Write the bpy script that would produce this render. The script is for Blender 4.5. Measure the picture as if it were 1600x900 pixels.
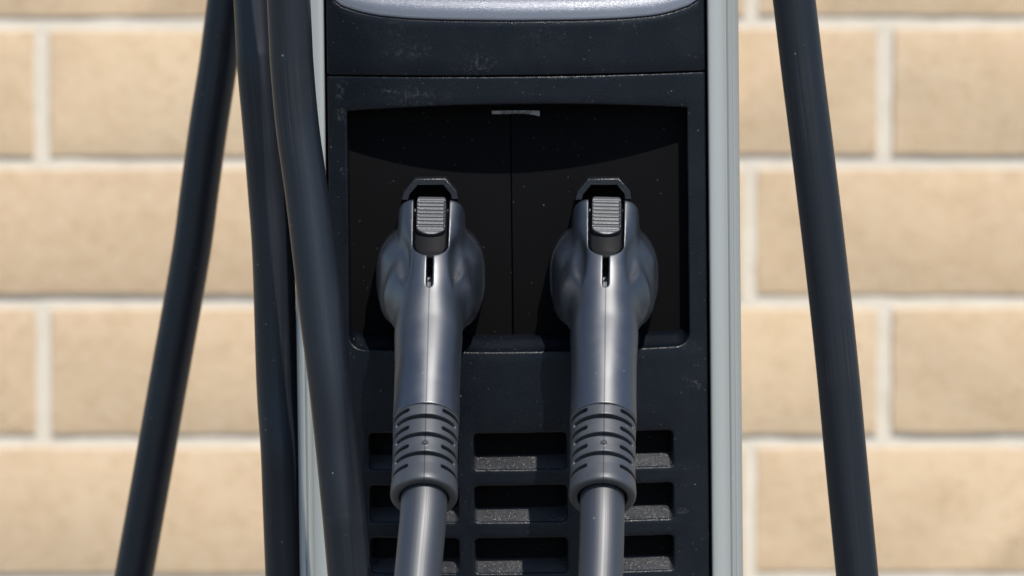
import bpy, math, random
import numpy as np
from mathutils import Matrix, Vector
random.seed(7); rng = np.random.RandomState(7)
S = bpy.context.scene; C = S.collection
for o in list(bpy.data.objects): bpy.data.objects.remove(o)
R = math.radians
# ------------------------------------------------------------------ camera, sky, sun
PITCH = R(3.5); DIST = 2.6; ZC = 1.12; WALL_Y = 1.44
cam_d = bpy.data.cameras.new('camera'); cam = bpy.data.objects.new('camera', cam_d); C.objects.link(cam)
CL = Vector((0, -DIST*math.cos(PITCH), ZC + DIST*math.sin(PITCH)))
cam.location = CL; cam.rotation_euler = (R(90) - PITCH, 0, 0)
cam_d.sensor_width = 36; cam_d.lens = 36*DIST/0.48
cam_d.clip_start = 0.05; cam_d.clip_end = 500
cam_d.dof.use_dof = True; cam_d.dof.focus_distance = 2.53; cam_d.dof.aperture_fstop = 14
S.camera = cam
SUN_EL, SUN_AZ = R(56), R(20)                      # azimuth to the right of straight ahead of the station
sd = Vector((math.sin(SUN_AZ)*math.cos(SUN_EL), -math.cos(SUN_AZ)*math.cos(SUN_EL), math.sin(SUN_EL)))
w = bpy.data.worlds.new('World'); S.world = w; w.use_nodes = True
wn = w.node_tree; bg = wn.nodes['Background']; sky = wn.nodes.new('ShaderNodeTexSky')
sky.sky_type = 'NISHITA'; sky.ozone_density = 3.5; sky.dust_density = .4; sky.sun_disc = False; sky.sun_elevation = SUN_EL; sky.sun_rotation = R(180) - SUN_AZ
wn.links.new(sky.outputs[0], bg.inputs[0]); bg.inputs[1].default_value = 0.145
sl = bpy.data.lights.new('sun', 'SUN'); sun = bpy.data.objects.new('sun', sl); C.objects.link(sun)
sl.energy = 4.4; sl.angle = R(0.55); sl.color = (1, 0.955, 0.89)
sun.rotation_euler = sd.to_track_quat('Z', 'Y').to_euler(); sun.location = (2, -3, 6)
S.view_settings.view_transform = 'Standard'; S.view_settings.look = 'None'
S.view_settings.exposure = 0.2; S.view_settings.gamma = 1
S.render.resolution_x = 1024; S.render.resolution_y = 576
S.render.engine = 'CYCLES'

# ------------------------------------------------------------------ helpers
def ray(px, py):
    k = 0.48/DIST/1600
    d = Vector(((px-800)*k, 1, (450-py)*k))
    d.rotate(Matrix.Rotation(-PITCH, 4, 'X')); return d
def pix(px, py, Y):                                # point of the picture at depth Y in the world
    d = ray(px, py); t = (Y - CL.y)/d.y; return CL + d*t
ROOT = Matrix.Translation(pix(810, 450, 0)) @ Matrix.Rotation(R(0.63)*-1, 4, 'Y')
ROOT_I = ROOT.inverted()
def loc(px, py, y=0.0):                            # same, in the station's own frame (x right, z up), returns (x, z)
    o = ROOT_I @ CL; d = (ROOT_I.to_3x3() @ ray(px, py)); t = (y - o.y)/d.y; p = o + d*t
    return p.x, p.z

def set_props(o, label=None, cat=None, group=None, kind=None):
    for k, v in (('label', label), ('category', cat), ('group', group), ('kind', kind)):
        if v: o[k] = v
    return o
def empty(name, m, **kw):
    o = bpy.data.objects.new(name, None); o.empty_display_size = .02; C.objects.link(o); o.matrix_world = m
    return set_props(o, **kw)
def mesh(name, V, F, mat, parent=None, smooth=True, uv=None, normals=None, sharp=None, **kw):
    me = bpy.data.meshes.new(name); me.from_pydata([tuple(v) for v in V], [], [tuple(f) for f in F]); me.update()
    if smooth:
        me.polygons.foreach_set('use_smooth', [True]*len(me.polygons))
        if sharp: me.set_sharp_from_angle(angle=R(sharp))
    if uv is not None:
        l = me.uv_layers.new(name='UVMap'); vi = np.zeros(len(me.loops), int); me.loops.foreach_get('vertex_index', vi)
        l.data.foreach_set('uv', np.asarray(uv, float)[vi].ravel())
    if normals is not None: me.normals_split_custom_set_from_vertices([tuple(n) for n in normals])
    me.materials.append(mat)
    o = bpy.data.objects.new(name, me); C.objects.link(o)
    if parent: o.parent = parent
    return set_props(o, **kw)
def copy_part(src, parent, m=None):
    c = src.copy(); C.objects.link(c); c.parent = parent
    if m is not None: c.matrix_local = m
    return c
def weld(V, F, tol=1e-6):
    V = np.asarray(V, float); k = np.round(V/tol).astype(np.int64)
    _, idx, inv = np.unique(k, axis=0, return_index=True, return_inverse=True); inv = inv.ravel()
    out = []
    for f in F:
        g = []
        for i in f:
            j = int(inv[i])
            if not g or g[-1] != j: g.append(j)
        if len(g) > 1 and g[0] == g[-1]: g.pop()
        if len(g) > 2: out.append(g)
    return V[idx], out

# ------------------------------------------------------------------ node materials
class NM:
    def __init__(s, name):
        s.m = bpy.data.materials.new(name); s.m.use_nodes = True; s.t = s.m.node_tree; s.p = s.t.nodes['Principled BSDF']
    def n(s, typ, inp=None, **a):
        x = s.t.nodes.new('ShaderNode'+typ)
        for k, v in a.items(): setattr(x, k, v)
        for k, v in (inp or {}).items(): s.put(x.inputs[k], v)
        return x
    def put(s, sock, v):
        if isinstance(v, bpy.types.NodeSocket): s.t.links.new(v, sock)
        elif isinstance(v, bpy.types.Node): s.t.links.new(v.outputs[0], sock)
        else: sock.default_value = v
    def math(s, op, a, b=0.0, clamp=False):
        x = s.n('Math', {0: a, 1: b}, operation=op); x.use_clamp = clamp; return x.outputs[0]
    def ramp(s, v, a, b, lo=0.0, hi=1.0):
        x = s.n('MapRange', {'Value': v, 'From Min': a, 'From Max': b, 'To Min': lo, 'To Max': hi}); return x.outputs[0]
    def mix(s, f, a, b):
        x = s.n('Mix', data_type='RGBA'); s.put(x.inputs[0], f); s.put(x.inputs[6], a); s.put(x.inputs[7], b); return x.outputs[2]
    def co(s, scale=None, kind='Object'):
        c = s.n('TexCoord').outputs[kind]
        if scale:
            c = s.n('Mapping', {'Vector': c, 'Scale': scale}).outputs[0]
        return c
    def noise(s, co, scale, detail=2.0, rough=.5):
        return s.n('TexNoise', {'Vector': co, 'Scale': scale, 'Detail': detail, 'Roughness': rough}).outputs[0]
    def set(s, **k):
        for a, b in k.items(): s.put(s.p.inputs[a.replace('_', ' ')], b)
def c4(*c): return (*c, 1.0)

def specks(M, co, scale, size, keep):                # sparse pale grains, for dirt and for painted sparkle
    v = M.n('TexVoronoi', {'Vector': co, 'Scale': scale, 'Randomness': 1.0})
    near = M.ramp(v.outputs['Distance'], size, size*.4)
    sel = M.ramp(M.n('SeparateColor', {0: v.outputs['Color']}).outputs[0], keep, keep-.002)
    return M.math('MULTIPLY', near, sel, True)
def smudge(M, co, spots):                            # dusty scuffs of given place, size, strength (object space, metres)
    tot = None
    nz = M.ramp(M.noise(co, 420, 6, .8), .5, .68, 0, .6)
    for (x, z, rx, rz, st) in spots:
        mp = M.n('Mapping', {'Vector': co, 'Location': (-x/rx, 0, -z/rz), 'Scale': (1/rx, 0, 1/rz)}).outputs[0]
        L = M.n('VectorMath', {0: mp}, operation='LENGTH').outputs['Value']
        v = M.math('MULTIPLY', M.ramp(L, 1, .1), st)
        tot = v if tot is None else M.math('MAXIMUM', tot, v)
    return M.math('MULTIPLY', tot, nz, True)
def plastic(name, base, rough, grain=0.0, gscale=1500, dust_glint=.02, spec=.5, spots=None, seam=False, wear=.35, streaks=False, moulded=False):
    M = NM(name); co0 = M.co()
    co = M.n('VectorMath', {0: co0, 1: M.n('ObjectInfo').outputs['Random']}, operation='ADD').outputs[0]
    f = specks(M, co, 320, .12, dust_glint)
    f2 = specks(M, co, 110, .05, dust_glint*1.2)
    f = M.math('MAXIMUM', f, f2)
    f = M.math('MAXIMUM', f, M.math('MULTIPLY', specks(M, co, 620, .22, dust_glint*1.6), .35))  # finest specks paint the sparkle of the sunlit grain into the colour
    haze = M.ramp(M.noise(co, 38, 5, .65), .45, .8, 0, wear*.12)
    f = M.math('ADD', M.math('MULTIPLY', f, .55), haze, True)
    if spots: f = M.math('MAXIMUM', f, smudge(M, co0, spots))
    col = M.mix(f, c4(*base), c4(.30, .30, .29))
    if seam:
        x = M.math('ABSOLUTE', M.n('SeparateXYZ', {0: co0}).outputs[0])
        sm = M.ramp(x, .00012, .00028, 1, 0)
        col = M.mix(M.math('MULTIPLY', sm, .7), col, c4(.004, .004, .005))
    r = M.ramp(M.noise(co, 60, 4, .6), .3, .7, rough-.05, rough+.07)
    M.set(Base_Color=col, Roughness=r); M.p.inputs['Specular IOR Level'].default_value = spec
    h = None
    if grain:
        g = M.noise(co, gscale, 0.5, .6)
        h = M.n('Bump', {'Strength': 1.0, 'Distance': grain, 'Height': g})
    if seam:
        h = M.n('Bump', {'Strength': .6, 'Distance': .0002, 'Height': M.math('SUBTRACT', 1, sm), **({'Normal': h} if h else {})})
    if h: M.set(Normal=h)
    return M.m

MAT = {}
def sp(px, py, rx, ry, st):
    x, z = loc(px, py, -.006); return (x, z, rx*.0003, ry*.0003, st)
spots = [sp(745, 100, 45, 22, .30), sp(620, 45, 22, 30, .2), sp(640, 80, 60, 18, .22), sp(1088, 603, 10, 10, .7), sp(1075, 590, 12, 8, .35),
         sp(530, 140, 9, 28, .35), sp(532, 180, 14, 16, .45), sp(610, 142, 18, 6, .5), sp(650, 150, 70, 22, .22), sp(985, 35, 30, 16, .2),
         sp(537, 268, 8, 8, .8), sp(720, 120, 90, 3, .5), sp(900, 121, 110, 2.5, .5), sp(1083, 545, 20, 12, .2), sp(1070, 800, 16, 8, .4), sp(850, 60, 60, 30, .1)]
MAT['panel'] = plastic('textured_black_plastic', (.0024, .0038, .0066), .29, grain=.00013, gscale=3000, dust_glint=.045, spec=.27, wear=.12, spots=spots)
MAT['pocket'] = plastic('vent_black_plastic', (.022, .023, .026), .30, grain=.0002, gscale=2300, dust_glint=.0, spec=1.0, wear=.0)
MAT['plate'] = plastic('matte_black_plate', (.0070, .0069, .0072), .6, grain=.00002, dust_glint=.02, spec=.0, wear=.015)
MAT['bezel'] = None
MAT['bezel'] = plastic('silver_grey_speckled_plastic', (.15, .16, .185), .31, grain=.00013, gscale=3200, dust_glint=0, spec=.7)
MAT['handle'] = plastic('smooth_charcoal_plastic', (.0075, .0110, .0175), .405, grain=.000004, gscale=2500, dust_glint=.02, seam=True, wear=.22, spec=1.0)
MAT['pad'] = plastic('thumb_pad_grey_plastic', (.022, .024, .028), .38, grain=.00003, gscale=2200, dust_glint=.02, spec=.5, wear=.1)
MAT['latch'] = plastic('latch_grey_plastic', (.006, .0062, .007), .50, grain=.00006, gscale=2200, dust_glint=.03, spec=.08, wear=.03)
MAT['boot'] = plastic('boot_grey_rubber', (.038, .041, .046), .44, grain=.000012, gscale=2600, dust_glint=.03, wear=.9, seam=True)
MAT['hood'] = plastic('hood_black_plastic', (.008, .009, .011), .34, grain=.00016, gscale=2300, dust_glint=.03, wear=.03, spec=.45)
MAT['bezel'].node_tree.nodes['Principled BSDF'].inputs['Metallic'].default_value = .2
MAT['handle'].node_tree.nodes['Principled BSDF'].inputs['IOR'].default_value = 1.62
def cable_mat(base=(.0045, .0064, .0105), spec=.42, ro=0.0):
    M = NM('cable_black_rubber'); uv = M.n('TexCoord').outputs['UV']; co = M.co()
    st = M.noise(M.n('Mapping', {'Vector': uv, 'Scale': (60, 3, 1)}).outputs[0], 1.0, 3, .6)
    st2 = M.noise(M.n('Mapping', {'Vector': uv, 'Scale': (170, 9, 1)}).outputs[0], 1.0, 2, .6)
    f = M.math('MAXIMUM', specks(M, co, 260, .16, .03), specks(M, co, 160, .06, .04))
    scuff = M.math('MULTIPLY', M.ramp(M.noise(co, 22, 3, .6), .56, .72), M.ramp(st2, .48, .66, 0, .04))
    f = M.math('ADD', M.math('MULTIPLY', f, .4), scuff, True)
    f = M.math('ADD', f, M.ramp(st2, .45, .75, 0, .02), True)
    col = M.mix(f, c4(*base), c4(.33, .33, .32))
    M.p.inputs['Specular IOR Level'].default_value = spec
    M.set(Base_Color=col, Roughness=M.ramp(st, .3, .7, .39+ro, .49+ro))
    M.set(Normal=M.n('Bump', {'Strength': .5, 'Distance': .00008, 'Height': M.math('ADD', st, M.math('MULTIPLY', st2, .5))}))
    return M.m
MAT['cable'] = cable_mat(); MAT['plug_cable'] = cable_mat((.014, .016, .020), 1.0, .07)  # plug cables: paler, glossier copy of the rubber, standing in for sunlit sheen
def alu_mat():
    M = NM('anodised_aluminium'); co = M.co((400, 400, 3))
    n = M.noise(co, 1.0, 3); d = specks(M, M.co(), 160, .1, .04)
    col = M.mix(n, c4(.335, .35, .33), c4(.37, .385, .365)); col = M.mix(M.math('MULTIPLY', d, .5), col, c4(.75, .75, .73))
    M.set(Base_Color=col, Metallic=.2, Roughness=.48)
    M.set(Normal=M.n('Bump', {'Strength': .25, 'Distance': .00008, 'Height': n}))
    return M.m
MAT['alu'] = alu_mat()
def brick_mat():
    M = NM('buff_brick'); co = M.n('NewGeometry').outputs['Position']
    oi = M.n('ObjectInfo').outputs['Random']
    a = M.noise(co, 22, 5, .6); b = M.noise(co, 260, 3, .7); e = M.noise(co, 9, 3, .5)
    col = M.mix(M.ramp(a, .35, .7), c4(.65, .48, .30), c4(.575, .41, .245))
    col = M.mix(M.ramp(e, .45, .7, 0, .5), col, c4(.57, .44, .295))
    col = M.mix(M.ramp(b, .52, .7, 0, .4), col, c4(.40, .28, .165))
    col = M.mix(M.math('MULTIPLY', oi, .6), col, c4(.50, .355, .22))
    k2 = M.noise(co, 110, 4, .75); col = M.mix(M.ramp(k2, .5, .64, 0, .5), col, c4(.60, .47, .32)); col = M.mix(M.ramp(k2, .46, .34, 0, .45), col, c4(.42, .295, .17))
    pit = specks(M, co, 55, .16, .06); col = M.mix(M.math('MULTIPLY', pit, .5), col, c4(.74, .66, .56))
    M.set(Base_Color=col, Roughness=.9)
    M.set(Normal=M.n('Bump', {'Strength': .8, 'Distance': .0012, 'Height': M.math('ADD', b, a)}))
    return M.m
def mortar_mat():
    M = NM('pale_mortar'); co = M.n('NewGeometry').outputs['Position']
    a = M.noise(co, 60, 5, .6)
    M.set(Base_Color=M.mix(M.ramp(a, .3, .7), c4(.60, .53, .42), c4(.68, .61, .50)), Roughness=.95)
    M.set(Normal=M.n('Bump', {'Strength': .7, 'Distance': .001, 'Height': M.noise(co, 300, 4)}))
    return M.m
def ground_mat():
    M = NM('concrete_pavement'); co = M.n('NewGeometry').outputs['Position']
    a = M.noise(co, 3, 6, .6); b = M.noise(co, 120, 3)
    col = M.mix(a, c4(.27, .25, .22), c4(.36, .34, .31)); col = M.mix(M.ramp(b, .5, .8, 0, .4), col, c4(.18, .17, .16))
    M.set(Base_Color=col, Roughness=.9, Normal=M.n('Bump', {'Strength': .5, 'Distance': .002, 'Height': b})); return M.m
def sticker_mat():
    M = NM('printed_label'); co = M.co()
    g = M.noise(M.n('Mapping', {'Vector': co, 'Scale': (1800, 1, 900)}).outputs[0], 1.0, 2, .6)
    sx = M.n('SeparateXYZ', {0: co})
    inx = M.ramp(M.math('ABSOLUTE', sx.outputs[0]), .0065, .0075, 1, 0)
    inz = M.ramp(M.math('ABSOLUTE', sx.outputs[2]), .0006, .0009, 1, 0)
    f = M.math('MULTIPLY', M.math('MULTIPLY', inx, inz), M.ramp(g, .45, .52))
    M.set(Base_Color=M.mix(f, c4(.3, .3, .32), c4(.04, .04, .04)), Roughness=.5); return M.m
def asphalt_mat():
    M = NM('asphalt'); co = M.n('NewGeometry').outputs['Position']
    b = M.noise(co, 90, 4); M.set(Base_Color=M.mix(M.ramp(b, .35, .7), c4(.038, .038, .040), c4(.07, .07, .07)), Roughness=.9); return M.m
MAT['asphalt'] = asphalt_mat()
MAT['brick'], MAT['mortar'], MAT['ground'], MAT['sticker'] = brick_mat(), mortar_mat(), ground_mat(), sticker_mat()
Mb = NM('bird_white'); Mb.set(Base_Color=c4(.4, .4, .38), Roughness=.8)

# ------------------------------------------------------------------ ground and brick wall
g = 60.0
mesh('ground', [(-g, -g, 0), (g, -g, 0), (g, g, 0), (-g, g, 0)], [(0, 1, 2, 3)], MAT['asphalt'], smooth=False, kind='structure')
V, F = [], []
prof_ = [(-1.25, -.02), (-1.25, .115), (-1.247, .125), (-1.238, .13), (-1.10, .13), (-1.097, .127), (-1.094, .13), (WALL_Y+.004, .13), (WALL_Y+.004, -.02)]
xs_ = np.linspace(-8, 8, 9)
for x in xs_: V += [(x, a, b) for a, b in prof_]
m_ = len(prof_)
for i in range(8):
    for k in range(m_-1): F.append((i*m_+k, (i+1)*m_+k, (i+1)*m_+k+1, i*m_+k+1))
mesh('pavement', V, F, MAT['ground'], smooth=False, kind='structure')

wall = empty('brick_wall', Matrix.Translation((0, WALL_Y, 0)), label='sunlit buff brick wall with pale mortar behind the charging station', cat='wall')
SC = (DIST + WALL_Y)/DIST                                  # scale at the wall
CH = 0.1016; BW = 0.3065; J = 0.0110
zj = pix(0, 472, WALL_Y).z                                 # a horizontal joint of the photo
xa = pix(1381, 580, WALL_Y).x; xb = pix(1173, 370, WALL_Y).x
def brick_mesh(w_, h_, d_, b=.0008):
    V = []; 
    # rounded front edge: two loops, irregular
    def loop(ix, y, jit):
        pts = []
        n1, n2 = 14, 5
        x0, x1, z0, z1 = -w_/2+ix, w_/2-ix, -h_/2+ix, h_/2-ix
        for i in range(n1): pts.append((x0+(x1-x0)*i/n1, z0))
        for i in range(n2): pts.append((x1, z0+(z1-z0)*i/n2))
        for i in range(n1): pts.append((x1-(x1-x0)*i/n1, z1))
        for i in range(n2): pts.append((x0, z1-(z1-z0)*i/n2))
        return [(p[0]+jit[k][0], y, p[1]+jit[k][1]) for k, p in enumerate(pts)]
    N = 38; jit = rng.uniform(-.0005, .0005, (N, 2))
    L = [loop(0, d_, jit*0), loop(0, b, jit), loop(b*.35, b*.3, jit), loop(b*1.3, 0, jit*.5)]
    F = []
    for l in L: V += l
    for k in range(3):
        for i in range(N):
            j = (i+1) % N; F.append((k*N+i, k*N+j, (k+1)*N+j, (k+1)*N+i))
    F.append([3*N+i for i in range(N)])
    return V, F
variants = []
for k in range(6):
    V, F = brick_mesh(BW-J, CH-J, .05)
    variants.append((V, F))
protos = []
n = 0
k0 = int(round(-zj/CH)); 
for r in range(-8, 9):
    zc = zj + (r+.5)*CH
    off = xa if r % 2 != 0 else xb                         # alternate courses
    for c in range(-6, 6):
        xc = off + (c+.5)*BW - 0.0
        if abs(xc) > 1.55: continue
        if len(protos) < 6:
            o = mesh('brick', *variants[len(protos)], MAT['brick'], wall, sharp=20); protos.append(o)
        else:
            o = copy_part(protos[rng.randint(6)], wall)
        o.location = (xc + rng.uniform(-.001, .001), rng.uniform(-.0012, .0012), zc + rng.uniform(-.0008, .0008))
        o.rotation_euler = (rng.uniform(-.002, .002), rng.uniform(-.0015, .0015), rng.uniform(-.002, .002))
        n += 1
# mortar: one gently uneven slab recessed behind the brick faces
nx, nz = 160, 96; X = np.linspace(-1.7, 1.7, nx); Z = np.linspace(zj-8*CH-.01, zj+9*CH+.01, nz)
V = [(x, .0028+rng.uniform(-.0006, .0006), z) for z in Z for x in X]
F = [(j*nx+i, j*nx+i+1, (j+1)*nx+i+1, (j+1)*nx+i) for j in range(nz-1) for i in range(nx-1)]
b0 = len(V)
x0, x1, z0, z1 = X[0], X[-1], Z[0], Z[-1]
V += [(x0, .10, z0), (x1, .10, z0), (x1, .10, z1), (x0, .10, z1)]
F += [(b0, b0+3, b0+2, b0+1), (0, b0, b0+1, nx-1), ((nz-1)*nx, nz*nx-1, b0+2, b0+3), (0, (nz-1)*nx, b0+3, b0), (nx-1, b0+1, b0+2, nz*nx-1)]
mesh('mortar', V, F, MAT['mortar'], wall, sharp=60)
# plain base of the wall down to the ground
zb = z0
V = [(x0, .004, -.0), (x1, .004, -.0), (x1, .1, -.0), (x0, .1, -.0), (x0, .004, zb-.002), (x1, .004, zb-.002), (x1, .1, zb-.002), (x0, .1, zb-.002)]
mesh('wall_base', V, [(0, 1, 5, 4), (1, 2, 6, 5), (2, 3, 7, 6), (3, 0, 4, 7), (4, 5, 6, 7), (0, 3, 2, 1)], MAT['mortar'], wall, smooth=False)

# ------------------------------------------------------------------ charging station
st = empty('charging_station', ROOT @ Matrix.Translation((0, 0, -ZC)), label='black and silver electric vehicle charging pedestal holding two plugs', cat='charging station')
st_off = Matrix.Translation((0, 0, ZC))
def spart(name, V, F, mat, **kw):
    o = mesh(name, V, F, mat, st, **kw); o.matrix_local = st_off; return o
HW = 0.0876; BULGE = 0.0125; GAP = .0013
def front(x): return -BULGE*(1-(x/HW)**2)
_, zseam = loc(800, 119, -.012)
ztop, zbot = .62, -1.10

def side_pts(x0, x1, z0, z1, r, nsx=48, nsz=30, kc=6):
    """closed outline of a rounded rectangle; r = corner radii (bl, br, tr, tl). counter-clockwise from bottom left"""
    out = []
    cor = [(x0, z0), (x1, z0), (x1, z1), (x0, z1)]
    for s in range(4):
        p = np.array(cor[s], float); q = np.array(cor[(s+1) % 4], float); L = np.linalg.norm(q-p); d = (q-p)/L
        nrm = np.array([-d[1], d[0]]); ra, rb = r[s], r[(s+1) % 4]; n = nsx if s % 2 == 0 else nsz
        us = [ra*i/kc for i in range(kc)] + [ra + (L-ra-rb)*i/(n-2*kc) for i in range(n-2*kc+1)] + [L-rb+rb*i/kc for i in range(1, kc)]
        for u in us:
            if u < ra:   # on the start arc
                c = p + d*ra + nrm*ra; ph = R(45)*(u/ra); a = R(45)+ph
                out.append(c - d*ra*math.cos(a) - nrm*ra*math.sin(a))
            elif u > L-rb and rb > 0:
                c = q - d*rb + nrm*rb; ph = R(45)*((L-u)/rb); a = R(45)+ph
                out.append(c + d*rb*math.cos(a) - nrm*rb*math.sin(a))
            else: out.append(p + d*u)
    return out
def rect_pts(x0, x1, z0, z1, nsx=48, nsz=30, kc=6):
    out = []; cor = [(x0, z0), (x1, z0), (x1, z1), (x0, z1)]
    for s in range(4):
        p = np.array(cor[s], float); q = np.array(cor[(s+1) % 4], float); n = nsx if s % 2 == 0 else nsz
        for i in range(n): out.append(p+(q-p)*i/n)
    return out
def stitch(V, F, rings):
    for ring in rings: assert len(ring) == len(rings[0])
    M_ = len(rings[0]); b = len(V)
    for ring in rings: V.extend(ring)
    for k in range(len(rings)-1):
        for i in range(M_):
            j = (i+1) % M_; F.append((b+k*M_+i, b+k*M_+j, b+(k+1)*M_+j, b+(k+1)*M_+i))
    return b+(len(rings)-1)*M_, M_

V, F = [], []
# --- recess cell
XL, ZTR = loc(542, 174, -.002); XR, _ = loc(1072, 174, -.002); 
xl2, ZBR = loc(547, 545, -.002); xr2, _ = loc(1078, 545, -.002)
XL = (XL+xl2)/2; XR = (XR+xr2)/2
ARCH = .0026; SAG = .0014
PLATE_Y = .009
zcell1 = zseam - .0012; _, zcell0 = loc(800, 600, -.012)
def warp(p):
    x, z = p; k = 1-min(1, (x/.0795)**2); t = (z-ZBR)/(ZTR-ZBR); t = min(1, max(0, t))
    return x, z + ARCH*k*t**2 - SAG*k*(1-t)**2
def rring(o, y=None, dy=0.0, dzb=0.0, flat=None):
    r = .0062
    pts = side_pts(XL+o, XR-o, ZBR+o+dzb, ZTR-o, (max(r-o, .001), max(r-o, .001), .0008, .0008))
    out = []
    for p in pts:
        x, z = warp(p); out.append((x, front(x)+dy if y is None else y, z))
    return out
outer = [(p[0], front(p[0]), p[1]) for p in rect_pts(-HW, HW, zcell0, zcell1)]
lip = .0011
rim = rring(-lip)
mids = []
for t in (.33, .66):
    m_ = []
    for a, b in zip(outer, rim):
        x = a[0]+(b[0]-a[0])*t; m_.append((x, front(x), a[2]+(b[2]-a[2])*t))
    mids.append(m_)
fil = [rring(-lip*math.cos(a), dy=lip*(1-math.sin(a))) for a in (R(90), R(60), R(30), R(8))]
fil = [rring(-lip+lip*math.sin(a), dy=lip*(1-math.cos(a))) for a in (R(22), R(45), R(68), R(88))]
walls = []
for t in (.15, .3, .45, .6, .8, 1.0):
    lo, hi = rring(.0006*t), rring(.0006*t, dzb=.0058); ring = []
    for a, b in zip(lo, hi):
        dep = (PLATE_Y-front(a[0]))*t; f = min(1, dep/.0094)     # the sill climbs steeply, then runs level to the plate
        ring.append((a[0], (front(a[0])+lip)*(1-t)+(PLATE_Y+.0002)*t, a[2]+(b[2]-a[2])*f))
    walls.append(ring)
stitch(V, F, [outer]+mids+[rim]+fil+walls)
# --- vent cells
rows = [(677, 733), (759, 815), (841, 895)]; cols = [(577, 717), (741, 886), (909, 1052)]
xb_ = [-HW, (loc(728.5, 760, -.011)[0]), (loc(897.5, 760, -.011)[0]), HW]
zb_ = [zcell0]
for a, b in ((733, 759), (815, 841)): zb_.append(loc(800, (a+b)/2+(-1), -.012)[1])
zb_.append(loc(800, 930, -.012)[1]); 
pockets = []
for ri, (pt, pb) in enumerate(rows):
    zt_ = loc(800, pt, -.012)[1]; zb2 = loc(800, pb, -.012)[1]
    for ci, (pl, pr) in enumerate(cols):
        yy = -.011 if ci == 1 else -.007
        x0_ = loc(pl, 760, yy)[0]; x1_ = loc(pr, 760, yy)[0]
        def vr(o, dy=0.0, dzb=0.0):
            rr = max(.0022-o, .0003)
            return [(p[0], front(p[0])+dy, p[1]) for p in side_pts(x0_+o, x1_-o, zb2+o+dzb, zt_-o, (rr,)*4, 40, 20, 5)]
        outer = [(p[0], front(p[0]), p[1]) for p in rect_pts(xb_[ci], xb_[ci+1], zb_[ri+1], zb_[ri], 40, 20)]
        lp = .0012; rim = vr(-lp)
        md = [((a[0]+b[0])/2, front((a[0]+b[0])/2), (a[2]+b[2])/2) for a, b in zip(outer, rim)]
        fl = [vr(-lp+lp*math.sin(a), lp*(1-math.cos(a))) for a in (R(22), R(45), R(68), R(88))]
        stitch(V, F, [outer, md, rim]+fl)
        pv, pf = [], []
        D = .0092; inner = []
        for t in (0, .15, .4, .7, 1.0): inner.append(vr(.0003*t, lp+(D-lp)*t, .0056*t))
        b, M_ = stitch(pv, pf, inner)
        bv = [(p[0], p[1]-.00002, p[2]) for p in pv[b:b+M_]]
        bv += [(p[0], p[1]+.002, p[2]) for p in bv]; bf = [list(range(M_))]+[(i, (i+1) % M_, M_+(i+1) % M_, M_+i) for i in range(M_)]
        pockets.append((pv, pf, bv, bf))
# --- strip under the seam with rolled edge, and plain panel below the vents
def strip(V, F, rowsf, n=48, xs=None):
    xs = xs if xs is not None else np.linspace(-HW, HW, n+1); b = len(V); m_ = len(xs)
    for rf in rowsf:
        for x in xs: V.append(rf(x))
    for k in range(len(rowsf)-1):
        for i in range(m_-1): F.append((b+k*m_+i, b+k*m_+i+1, b+(k+1)*m_+i+1, b+(k+1)*m_+i))
def seamz(x): return zseam + .0010*(x/HW)**2
rr = .0006
strip(V, F, [lambda x: (x, front(x), zcell1-.0000)] + [(lambda a: (lambda x: (x, front(x)+rr*(1-math.sin(a)), seamz(x)-.0003-rr+rr*math.cos(a))))(R(a)) for a in (90, 60, 30, 0)] + [lambda x: (x, front(x)+.004, seamz(x)-.0003)])
zl = zb_[-1]
strip(V, F, [lambda x: (x, front(x), zbot), lambda x: (x, front(x), (zbot+zl)/2), lambda x: (x, front(x), zl)])
# side returns (rolled edge into the gap beside each rail)
for s in (-1, 1):
    b = len(V); prof = [(0, 0), (.0004, .0002), (.0007, .0008), (.0007, .012)]
    zz = [zbot, zl, zb_[2], zb_[1], zcell0, zcell1, seamz(HW)-.0003]
    for (dx, dy) in prof:
        for z in zz: V.append((s*(HW+dx+.00001), dy, z))
    for k in range(3):
        for i in range(len(zz)-1):
            f = (b+k*len(zz)+i, b+k*len(zz)+i+1, b+(k+1)*len(zz)+i+1, b+(k+1)*len(zz)+i); F.append(f if s > 0 else f[::-1])
V, F = weld(V, F, 2e-6)
spart('lower_housing', V, F, MAT['panel'], sharp=60)
for pv, pf, bv, bf in pockets:
    o = spart('vent_pocket', pv, pf, MAT['pocket'], sharp=40)
    mesh('vent_back', bv, bf, MAT['plate'], o, smooth=False)

# --- upper panel: from the seam up to the bowl-shaped lower edge of the display bezel
cur = [(515, -3), (520, 3), (528, 9), (540, 15.5), (560, 22), (590, 28), (640, 32.5), (700, 34.5), (800, 35.5), (900, 34.5), (970, 32), (1020, 28), (1050, 22), (1072, 14), (1084, 8), (1092, 2), (1097, -4)]
cx, cz = zip(*[loc(a, b, -.010) for a, b in cur])
def bez(x):
    if x <= cx[0]: return cz[0] + (cx[0]-x)*40 + .0
    if x >= cx[-1]: return cz[-1] + (x-cx[-1])*40
    return float(np.interp(x, cx, cz))
xs = np.concatenate([[-HW], np.linspace(-HW+.0004, -HW+.006, 12), np.linspace(-HW+.008, HW-.008, 60), np.linspace(HW-.006, HW-.0004, 12), [HW]])
bzs = np.array([bez(x) for x in xs]); 
for _ in range(2): bzs[1:-1] = .25*bzs[:-2]+.5*bzs[1:-1]+.25*bzs[2:]
bz = lambda x: float(np.interp(x, xs, bzs))
V, F = [], []
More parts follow.
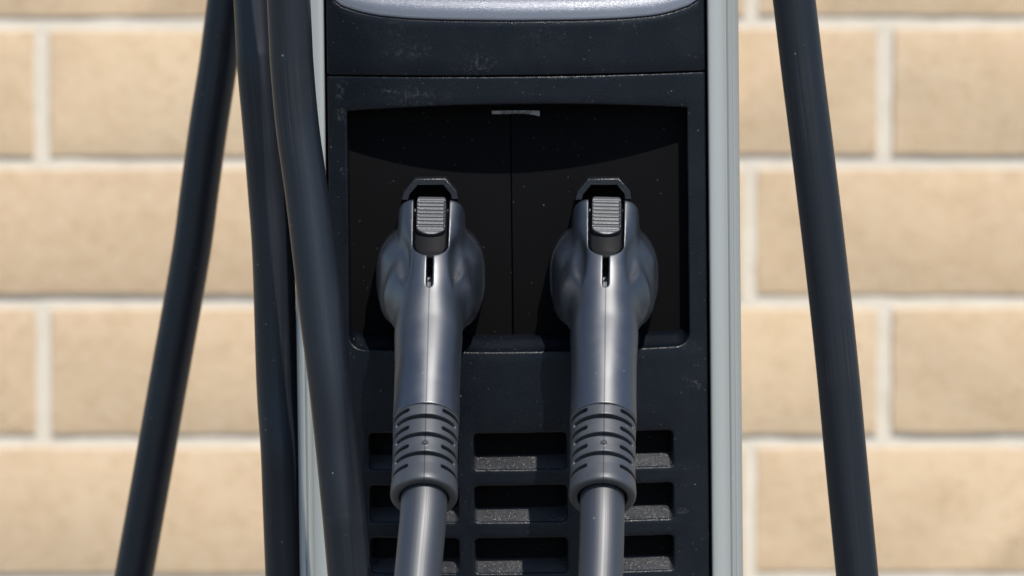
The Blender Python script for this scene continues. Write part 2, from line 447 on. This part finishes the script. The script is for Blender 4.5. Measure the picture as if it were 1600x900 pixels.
rows_ = [lambda x: (x, front(x)+.004, seamz(x)+.0004)] + [(lambda a: (lambda x: (x, front(x)+rr*(1-math.sin(a)), seamz(x)+.0004+rr-rr*math.cos(a))))(R(a)) for a in (0, 30, 60, 90)]
for t in (.3, .6, .9, 1): rows_.append((lambda t: (lambda x: (x, front(x)-.0002*t, seamz(x)+.001+(bz(x)-seamz(x)-.001)*t)))(t))
for dy_, dz_ in ((.0001, .0002), (.0003, .0004), (.0007, .0006), (.0011, .0007)): rows_.append((lambda a, b: (lambda x: (x, front(x)-.0002+a, bz(x)+b)))(dy_, dz_))
rows_.append(lambda x: (x, front(x)+.02, bz(x)+.0008))
strip(V, F, rows_, xs=xs)
for s in (-1, 1):
    b = len(V); zz = np.linspace(seamz(HW)+.001, bz(HW), 8)
    for (dx, dy) in [(0, 0), (.0004, .0002), (.0007, .0008), (.0007, .02)]:
        for z in zz: V.append((s*(HW+dx+.00001), dy, z))
    for k in range(3):
        for i in range(7):
            f = (b+k*8+i, b+k*8+i+1, b+(k+1)*8+i+1, b+(k+1)*8+i); F.append(f if s > 0 else f[::-1])
V, F = weld(V, F, 2e-6)
spart('upper_panel', V, F, MAT['panel'], sharp=50)
# --- display bezel, tilted back above its lower lip
V, F = [], []
# slope of surface: (height above lip, setback)
hs = [0, .0002, .0005, .0009]; yb = [.004, .0008, .0004, .0002]
h, y = .0009, .0002
while h < .09:
    tilt = R(2) if h < .0030 else R(2)+R(46)*min(1, (h-.0030)/.0070)
    h += .0008; y += .0008*math.tan(tilt); hs.append(h); yb.append(y)
    if h > .03: break
h += .02; y += .004; hs.append(h); yb.append(y)
rows_ = [(lambda H, Y_: (lambda x: (x, front(x)+Y_, bz(x)+.0007+H)))(a, b) for a, b in zip(hs, yb)]
rows_.append(lambda x: (x, front(x)+y+.0, max(ztop, bz(x)+h+.01)))
xs2 = xs[(xs > -HW+.001) & (xs < HW-.001)]
strip(V, F, rows_, xs=xs2)
spart('display_bezel', V, F, MAT['bezel'], sharp=50)

# --- side rails, extruded profile
prof = [(0.0000, .020), (0.0000, .0012), (.0004, .0004), (.0012, 0.0), (.0030, .0000), (.0050, .0004), (.0072, .0011), (.0078, .0017), (.0082, .0022), (.0088, .0024),
        (.0092, .0016), (.0098, .0012), (.0104, .0016), (.0108, .0030), (.0113, .0034), (.0118, .0030), (.0124, .0034), (.0136, .0050), (.0146, .0080), (.0150, .0120), (.0150, .060), (.0142, .0612), (.0142, .0640), (.0150, .0652), (.0150, .150), (.0, .150)]
def rail(s):
    V, F = [], []; zz = [zbot+.002, -.4, -.15, 0, .15, .4, ztop+.003]; m_ = len(prof)
    x0 = HW+.0021
    for z in zz:
        for (a, b) in prof: V.append((s*(x0+a), b, z))
    for k in range(len(zz)-1):
        for i in range(m_):
            j = (i+1) % m_; f = (k*m_+i, k*m_+j, (k+1)*m_+j, (k+1)*m_+i); F.append(f if s > 0 else f[::-1])
    F.append([i for i in range(m_)] if s < 0 else [i for i in range(m_)][::-1]); t = (len(zz)-1)*m_
    F.append([t+i for i in range(m_)] if s > 0 else [t+i for i in range(m_)][::-1])
    return spart('side_rail', V, F, MAT['alu'], sharp=42)
rail(-1); rail(1)
def box(V, F, x0, x1, y0, y1, z0, z1):
    b = len(V); V += [(x0, y0, z0), (x1, y0, z0), (x1, y1, z0), (x0, y1, z0), (x0, y0, z1), (x1, y0, z1), (x1, y1, z1), (x0, y1, z1)]
    F += [tuple(b+i for i in f) for f in ((0, 1, 5, 4), (1, 2, 6, 5), (2, 3, 7, 6), (3, 0, 4, 7), (4, 5, 6, 7), (0, 3, 2, 1))]
V, F = [], []; box(V, F, -HW-.0018, HW+.0018, .042, .148, zbot+.003, ztop)
spart('rear_cover', V, F, MAT['plate'], smooth=False)
V, F = [], []
for s in (-1, 1): box(V, F, min(s*(HW-.004), s*(HW+.0018)), max(s*(HW-.004), s*(HW+.0018)), .0125, .0415, zbot+.004, ztop-.001)
spart('inner_frame', V, F, MAT['plate'], smooth=False)
# --- two back plates of the recess with the joint between them
xm = loc(799.5, 350, PLATE_Y)[0]
def plate(x0, x1):
    V, F = [], []; r = .0004; pr = [(0, .003), (0, r), (r*.3, r*.3), (r, 0)]
    rings = []
    for o, y in pr: rings.append([(p[0], PLATE_Y+y, p[1]) for p in [(x0+o, ZBR-.003+o), (x1-o, ZBR-.003+o), (x1-o, ZTR+.012-o), (x0+o, ZTR+.012-o)]])
    b, M_ = stitch(V, F, rings); F.append([b+i for i in range(4)])
    return spart('back_plate', V, F, MAT['plate'], sharp=50)
plate(-HW+.001, xm-.00025); plate(xm+.00025, HW-.001)
# --- label strip hanging under the recess top, slightly curled
V, F = [], []
xs_ = np.linspace(-.0112, .0112, 13)
for x in xs_:
    c = .0009*max(0, (x-.002)/.009)**2; 
    V += [(x, -.0004-c*1.5, -.0005-c*1.3), (x, -.0003-c*1.5, .0010-c*.2), (x, -.0001-c*1.5, .0010-c*.2), (x, -.0002-c*1.5, -.0005-c*1.3)]
for i in range(12):
    for a in range(4):
        b = (a+1) % 4; F.append((i*4+a, i*4+4+a, i*4+4+b, i*4+b))
F += [(0, 1, 2, 3), (51, 50, 49, 48)]
o = mesh('label_strip', V, F, MAT['sticker'], st, smooth=False); lx, lz = loc(806, 176, PLATE_Y)
o.matrix_local = st_off @ Matrix.Translation((lx, PLATE_Y-.0006, lz))

# ------------------------------------------------------------------ surface nets for the moulded plastic parts
def surface_nets(G, org, h):
    inside = G < 0; a = inside
    nx, ny, nz = G.shape
    cs = [(i, j, k) for i in (0, 1) for j in (0, 1) for k in (0, 1)]
    cnt = np.zeros((nx-1, ny-1, nz-1), np.int8)
    for (i, j, k) in cs: cnt += a[i:nx-1+i, j:ny-1+j, k:nz-1+k]
    act = (cnt > 0) & (cnt < 8); I, J, K = np.nonzero(act)
    vid = -np.ones(act.shape, np.int64); vid[I, J, K] = np.arange(len(I))
    P = np.zeros((len(I), 3)); c = np.zeros(len(I))
    for (i, j, k) in cs:
        for ax in range(3):
            d = [i, j, k]
            if d[ax]: continue
            e = d[:]; e[ax] = 1
            f0 = G[I+d[0], J+d[1], K+d[2]]; f1 = G[I+e[0], J+e[1], K+e[2]]; m_ = (f0 < 0) != (f1 < 0)
            t = np.where(m_, f0/np.where(m_, f0-f1, 1), 0)
            q = np.stack([np.full(len(I), float(v)) for v in d], 1); q[:, ax] += t
            P += q*m_[:, None]; c += m_
    P /= c[:, None]
    # normals: trilinear gradient at the vertex
    N = np.zeros((len(I), 3)); g = np.gradient(G)
    fr = P
    for (i, j, k) in cs:
        wgt = (fr[:, 0] if i else 1-fr[:, 0])*(fr[:, 1] if j else 1-fr[:, 1])*(fr[:, 2] if k else 1-fr[:, 2])
        for ax in range(3): N[:, ax] += wgt*g[ax][I+i, J+j, K+k]
    N /= np.maximum(np.linalg.norm(N, axis=1), 1e-9)[:, None]
    P = (P+np.stack([I, J, K], 1))*h + np.array(org)
    F = []
    for ax in range(3):
        sl0 = [slice(1, -1)]*3; sl0[ax] = slice(0, G.shape[ax]-1); sl1 = list(sl0); sl1[ax] = slice(1, G.shape[ax])
        A = a[tuple(sl0)]; B = a[tuple(sl1)]; ch = A != B
        E = np.stack(np.nonzero(ch), 1); flip = A[ch]
        for q in range(3):
            if q != ax: E[:, q] += 1
        u, v = (ax+1) % 3, (ax+2) % 3
        def cell(du, dv):
            e = E.copy(); e[:, u] -= du; e[:, v] -= dv; return vid[e[:, 0], e[:, 1], e[:, 2]]
        q = np.stack([cell(0, 0), cell(1, 0), cell(1, 1), cell(0, 1)], 1)
        q[~flip] = q[~flip][:, ::-1]; F.append(q)
    F = np.concatenate(F)[:, ::-1]; F = F[(F >= 0).all(1)]
    return P, F, N
def smin(a, b, k):
    h_ = np.maximum(k-np.abs(a-b), 0)/k; return np.minimum(a, b)-h_*h_*h_*k/6
def smax(a, b, k): return -smin(-a, -b, k)
def ss(x, a, b):
    t = np.clip((x-a)/(b-a), 0, 1); return t*t*(3-2*t)

# the plug's own frame: x across, s along the handle (down and out), n outwards/up from the handle axis.  millimetres
AX = (-.669, -.743); NX = (-.743, .669); T0 = (-8.0, 24.6)
def yz(s, n): return (T0[0]+AX[0]*s+NX[0]*n, T0[1]+AX[1]*s+NX[1]*n)
def to_local(P):
    x = P[:, 0]; s = P[:, 1]; n_ = P[:, 2]
    return np.stack([x, T0[0]+AX[0]*s+NX[0]*n_, T0[1]+AX[1]*s+NX[1]*n_], 1)*.001
def to_dir(N): return np.stack([N[:, 0], AX[0]*N[:, 1]+NX[0]*N[:, 2], AX[1]*N[:, 1]+NX[1]*N[:, 2]], 1)
def grid3(x0, x1, s0, s1, n0, n1, h):
    xs = np.arange(x0, x1, h, dtype=np.float32); s = np.arange(s0, s1, h, dtype=np.float32); nn = np.arange(n0, n1, h, dtype=np.float32)
    return xs[:, None, None], s[None, :, None], nn[None, None, :], (xs[0], s[0], nn[0])
KS = [-40, 0, 14, 26, 38, 52, 68, 86, 104, 118]
KW = [15.5, 15.7, 15.6, 14.6, 13.2, 14.4, 15.7, 15.0, 15.0, 15.2]
KH = [19.4, 19.4, 19.4, 19.2, 18.6, 17.2, 16.0, 15.7, 15.3, 15.2]
KP = [4.2, 4.2, 3.4, 2.5, 2.3, 2.3, 2.3, 2.2, 2.05, 2.0]
def crv(K, s):
    # smooth interpolation
    k = np.linspace(-40, 130, 341); v = np.interp(k, KS, K); ker = np.hanning(17); ker /= ker.sum()
    v = np.convolve(np.pad(v, 8, 'edge'), ker, 'valid'); return np.interp(s, k, v).astype(np.float32)
def plug_body():
    x, s, n_, org = grid3(-27, 27.2, -30, 128, -44, 21, .5)
    W, H, Pp = crv(KW, s), crv(KH, s), crv(KP, s)
    nn = n_ + 1.2*np.sin(np.clip((s-30)/95, 0, 1)*np.pi)*-1        # slight bow of the grip
    f = (np.abs(x/W)**Pp + np.abs(nn/H)**Pp)**(1/Pp); body = (f-1)*np.minimum(W, H)
    # cut at the top end and at the boot
    body = smax(body, -(s-1.0) + 0*n_, 3.0)
    y = T0[0]+AX[0]*s+NX[0]*n_; z = T0[1]+AX[1]*s+NX[1]*n_
    # round collar of the plug: squarish barrel along y with domed shoulder
    a = 24.2; zz = (z+1.0)
    fb = (np.abs(x/a)**3.5 + np.abs(zz/24.5)**3.5)**(1/3.5); d2 = (fb-1)*24
    # narrower towards the top: cut the upper corners
    d2 = smax(d2, (np.abs(x)*.78+zz*.62)-26.0, 3)
    rd = 16.0; q1 = d2+rd; q2 = np.abs(y+14)-18+rd
    bar = np.sqrt(np.maximum(q1, 0)**2+np.maximum(q2, 0)**2)+np.minimum(np.maximum(q1, q2), 0)-rd
    bar = np.maximum(bar, y+2.0)                              # stays clear of the plate
    g_ = smin(body, bar, 3.5+11.0*ss(s, 18, 46)+0*x+0*n_)
    el = (np.sqrt((x/20.5)**2+((y+36)/11.5)**2+((z+9)/18)**2)-1)*12; g_ = smin(g_, el, 13.0)      # cheeks that carry the grip into the collar
    # lengthwise flutes between the spine and the collar
    for sg in (-1, 1):
        px = sg*(17.6-6.6*ss(s, 14, 50)); fl = np.sqrt((x-px)**2+((nn-15.4+2.4*ss(s, 14, 50))*.9)**2)-5.2*ss(s, 10, 26)*(1-.9*ss(s, 28, 50))
        fl = fl + 6*ss(s, 42, 60) + 6*(1-ss(s, 2, 14))
        g_ = smax(g_, -fl, 4.5)
    # latch channel and its slot
    ch = np.sqrt(x**2+np.maximum(s-27.1, 0)**2)-8.2; ch = smax(ch, (11.5-n_)+0*x, .8)
    g_ = smax(g_, -ch, .9)
    sl_ = np.sqrt(x**2+np.maximum(s-51.2, 0)**2)-1.35; sl_ = np.maximum(sl_, 30-s); sl_ = np.maximum(sl_, np.where(s < 46, 5.0, 13.6)-n_)
    g_ = smax(g_, -sl_, .6)
    g_ = np.maximum(g_, s-117.9)
    P, F, N = surface_nets(g_.astype(np.float32), org, .5)
    return to_local(P), F, to_dir(N)
def plug_latch():
    h = .3; x, s, n_, org = grid3(-9, 9.2, -2, 37, 6, 25, h)
    cap = np.sqrt(x**2+np.maximum(s-26.9, 0)**2)-7.35
    cap = smax(cap, -(s-2.2), 1.0)
    top = 18.3-1.3*ss(s, 20, 34) - 1.0*ss(s, 30, 34.5) - .035*x**2*.6
    g_ = smax(cap, n_-top, 1.2); g_ = np.maximum(g_, 11.8-n_)
    # ribbed thumb pad
    rib = .42*np.abs(np.sin(np.pi*(s-3.8)/2.15))**.7*((s > 3.8) & (s < 21)) * (np.abs(x) < 6.1)
    pt = 21.0 - .07*np.maximum(s-0, 0)*-0 - rib - 1.2*ss(s, 19, 23)*(1+0*x)
    pc = np.sqrt(np.maximum(np.abs(x)-5.2, 0)**2+np.maximum(np.abs(s-11.2)-8.0-(1-(x/7)**2)*2.6*(s > 11.2), 0)**2)-1.5
    pad = smax(pc, n_-pt, .5); pad = np.maximum(pad, 11.8-n_)
    g_ = np.maximum(g_, -(pad-.0)*1.0)
    out = []
    for G in (g_, pad):
        P, F, N = surface_nets(G.astype(np.float32), org, h); out.append((to_local(P), F, to_dir(N)))
    return out
S0, S1 = 118.0, 160.3
def plug_boot():
    h = .45; x, s, n_, org = grid3(-18, 18.2, 114, 163, -18, 18.2, h)
    r = np.sqrt(x**2+n_**2); th = np.abs(np.arctan2(x, n_))         # 0 = outward side
    rad = np.interp(s, [114, 118, 124, 140, 151, 157, 160.3], [15.15, 15.2, 14.9, 14.7, 14.9, 15.3, 15.1]).astype(np.float32)
    g_ = smax(r-rad, s-S1, 2.6); g_ = np.maximum(g_, S0-s)
    g_ = smax(g_, np.where(s > S1-9, 11.0-r, -1.0+0*r), 1.5)            # opening round the cable
    def slot(sc, c0, half):                                         # arc groove centred on angle c0
        da = np.abs(th-c0); arc = np.maximum(da-half, 0)*15
        d = np.sqrt((s-sc)**2+arc**2)-1.0
        return np.maximum(d, 11.8-r)
    for i in range(3):
        sc = S0+[6.7, 16.8, 27.5][i]
        g_ = smax(g_, -slot(sc, 0, R(62)), .5); g_ = smax(g_, -slot(sc, math.pi, R(62)), .5)
    for i in range(4):
        sc = S0+[2.6, 12.3, 22.7, 33.8][i]
        g_ = smax(g_, -slot(sc-.6, R(90), R(56)), .5)
    nub = np.sqrt(x**2+(s-S0-22.0)**2+(n_-14.5)**2)-1.15; g_ = smin(g_, nub, .5)
    P, F, N = surface_nets(g_.astype(np.float32), org, h); return to_local(P), F, to_dir(N)

def tube(pts, r, nseg=28, step=None):
    """uv-mapped tube through points (Catmull-Rom)"""
    P = [Vector(p) for p in pts]; P = [P[0]*2-P[1]] + P + [P[-1]*2-P[-2]]; c = []
    for i in range(1, len(P)-2):
        L = (P[i+1]-P[i]).length; n_ = max(2, int(L/(step or .006)))
        for k in range(n_):
            t = k/n_; a, b, d, e = P[i-1], P[i], P[i+1], P[i+2]
            c.append(.5*((2*b)+(d-a)*t+(2*a-5*b+4*d-e)*t*t+(3*b-a-3*d+e)*t**3))
    c.append(P[-2]); V, F, U = [], [], []
    tan = (c[1]-c[0]).normalized(); ref = Vector((0, -1, 0)); nrm = (ref-tan*ref.dot(tan)).normalized(); L = 0
    for i, p in enumerate(c):
        t = (c[min(i+1, len(c)-1)]-c[max(i-1, 0)]).normalized(); nrm = (nrm-t*nrm.dot(t)).normalized(); bn = t.cross(nrm)
        if i: L += (p-c[i-1]).length
        for k in range(nseg+1):
            a = 2*math.pi*k/nseg + math.pi; V.append(p+(nrm*math.cos(a)+bn*math.sin(a))*r); U.append((k/nseg, L))
    m_ = nseg+1
    for i in range(len(c)-1):
        for k in range(nseg): F.append((i*m_+k, (i+1)*m_+k, (i+1)*m_+k+1, i*m_+k+1))
    F.append([k for k in range(nseg)]); F.append([(len(c)-1)*m_+k for k in range(nseg)][::-1])
    return V, F, U

# ------------------------------------------------------------------ holsters (fixed to the station)
HX = [loc(672.5, 432, -.020), loc(944.5, 432, -.020)]
def hood_part(cx_, cz_):
    # hexagonal hollow hood, outline in mm round the plug centre
    o_ = [(-13.2, 35.5), (-12.2, 39.2), (-6.9, 45.3), (7.6, 45.3), (12.6, 39.2), (13.2, 35.5)]
    t = 3.2
    i_ = [(-9.9, 35.5), (-9.3, 37.8), (-5.5, 42.1), (6.2, 42.1), (9.7, 37.8), (10.0, 35.5)]
    V, F = [], []; y0, y1 = 8.9, -10.0; b = .7
    oo = lambda k: [(x*(1-k*.045), 35.5+(z-35.5)*(1-k*.06)) for x, z in o_]
    rings = [[(x, y0, z) for x, z in o_], [(x, y1+b, z) for x, z in o_], [(x, y1+b*.3, z) for x, z in oo(.5)], [(x, y1, z) for x, z in oo(1.1)],
             [(x*1.03, y1, 35.5+(z-35.5)*1.03) for x, z in i_], [(x, y1+.5, z) for x, z in i_], [(x*.9, y0-1, 35.5+(z-35.5)*.85) for x, z in i_]]
    m_ = 6
    for r_ in rings: V += r_
    for k in range(len(rings)-1):
        for q in range(m_-1): F.append((k*m_+q, (k+1)*m_+q, (k+1)*m_+q+1, k*m_+q+1))
    F = F[:5*(m_-1)]; 
    V = [((cx_+x*.001), y*.001, cz_+z*.001) for x, y, z in V]
    o = spart('holster_hood', V[:6*m_], F, MAT['hood'], sharp=25)
    cv = V[5*m_:]; cf = [(q, m_+q, m_+q+1, q+1) for q in range(m_-1)] + [[m_+q for q in range(m_)]]
    mesh('hood_cavity', cv, cf, MAT['plate'], o, smooth=False); return o
def socket_part(cx_, cz_):
    V, F = [], []; pr = [(26.2, 8.9), (26.2, -6), (25.6, -7), (23.5, -7.2), (21.5, -6), (21, 4)]; m_ = 56
    for (r, y) in pr:
        for i in range(m_):
            a = 2*math.pi*i/m_; ex = 2/2.5
            ca, sa = math.cos(a), math.sin(a)
            V.append((cx_+r*.001*math.copysign(abs(ca)**ex, ca)*.985, y*.001, cz_-.001+r*.001*math.copysign(abs(sa)**ex, sa)*.98))
    for k in range(len(pr)-1):
        for i in range(m_):
            j = (i+1) % m_; F.append((k*m_+j, k*m_+i, (k+1)*m_+i, (k+1)*m_+j))
    F.append([(len(pr)-1)*m_+i for i in range(m_)][::-1])
    return spart('holster_socket', V, F, MAT['hood'], sharp=40)
for (hx, hz) in HX: hood_part(hx, hz); socket_part(hx, hz)

# ------------------------------------------------------------------ the two charging plugs
CR = .0100
Bd, (Ld, Pd), Td = plug_body(), plug_latch(), plug_boot()
labels = ['left of the two grey charging plugs holstered in the black pedestal', 'right of the two grey charging plugs holstered in the black pedestal']
root0 = None
for k, (hx, hz) in enumerate(HX):
    tilt = [R(1.6), R(2.1)][k]
    m = ROOT @ Matrix.Translation((hx, 0.002, hz)) @ Matrix.Rotation(tilt, 4, 'Y')
    r = empty('charging_plug', m, label=labels[k], cat='charging plug', group='charging plugs held in the pedestal')
    if k == 0:
        bo = mesh('plug_body', Bd[0], Bd[1], MAT['handle'], r, normals=Bd[2])
        la = mesh('latch_button', Ld[0], Ld[1], MAT['latch'], r, normals=Ld[2])
        pa = mesh('thumb_pad', Pd[0], Pd[1], MAT['pad'], la, normals=Pd[2])
        bt = mesh('strain_relief', Td[0], Td[1], MAT['boot'], r, normals=Td[2])
    else:
        copy_part(bo, r); l2 = copy_part(la, r); copy_part(pa, l2); copy_part(bt, r)
    # the cable that leaves the boot: sags to the ground
    e0 = yz(150, 0); e1 = yz(175, 0); 
    base = [(0, *yz(140, 0)), (0, *yz(152, 0)), (0, *yz(166, -.2)), ([-.7, 0][k], *yz(180, -2.0)), ([-1.9, -.3][k], *yz(198, -6))]
    last = base[-1]; sx = [-9, -3][k]
    base += [(sx*.4, last[1]-13, last[2]-26), (sx, last[1]-19, last[2]-60), (sx*1.5, last[1]-18, last[2]-140), (sx*2, last[1]-5, last[2]-400), (sx*3, last[1]+20, last[2]-760)]
    V, F, U = tube([(a*.001, b*.001, c_*.001) for a, b, c_ in base], [.0105, CR][k])
    mesh('cable', V, F, MAT['plug_cable'], r, uv=U, sharp=60)

# ------------------------------------------------------------------ hanging cables
def hang(pts, label, r=CR, up=None, dn=None):
    W = [pix(a, b, Y) for a, b, Y in pts]
    d0 = (W[0]-W[1]); d0 /= abs(d0.z); top = [W[0]+d0*.55+Vector((0, .02, 0)), W[0]+d0*.22]
    d1 = (W[-1]-W[-2]); d1 /= abs(d1.z); H = W[-1].z
    bot = [W[-1]+d1*.25+Vector((0, 0, 0)), W[-1]+d1*(H*.62)*1.0]
    e = Vector((bot[-1].x, bot[-1].y, .012)) + Vector((d1.x*.3, 0, 0)); bot.append(e)
    P = top+W+bot
    o0 = Vector((P[3].x, P[3].y, 0))
    V, F, U = tube([p-o0 for p in P], r)
    return mesh('charging_cable', V, F, MAT['cable'], None, uv=U, sharp=60, label=label, cat='cable', group='charging cables hanging beside the pedestal').__setattr__('location', o0)
hang([(1241, 0, .0), (1254, 110, .0), (1271.5, 250, .0), (1290, 405, .0), (1307, 560, .0), (1323, 730, .0), (1339.5, 900, .0)], 'thick black cable hanging alone right of the silver rail before the brick wall')
hang([(354, 0, .26), (341, 100, .26), (326, 195, .26), (311.5, 300, .26), (298, 400, .26), (262.5, 600, .26), (236, 750, .26), (209, 900, .26)], 'leftmost black cable, blurred, slanting down to the left in front of the bricks')
hang([(398, 0, .035), (403, 100, .03), (412, 200, .03), (420, 300, .03), (427, 400, .028), (433.5, 600, .025), (440, 700, .02), (443, 780, .02), (447.5, 900, .02)], 'black cable in the shade of the one overlapping the pedestal, second from left')
hang([(451, 0, -.045), (456, 100, -.045), (465, 200, -.045), (479, 300, -.048), (491, 400, -.052), (503, 500, -.056), (516, 600, -.06), (527, 700, -.062), (537, 800, -.065), (546, 900, -.065)], 'frontmost black cable overlapping the left silver rail and pedestal edge')
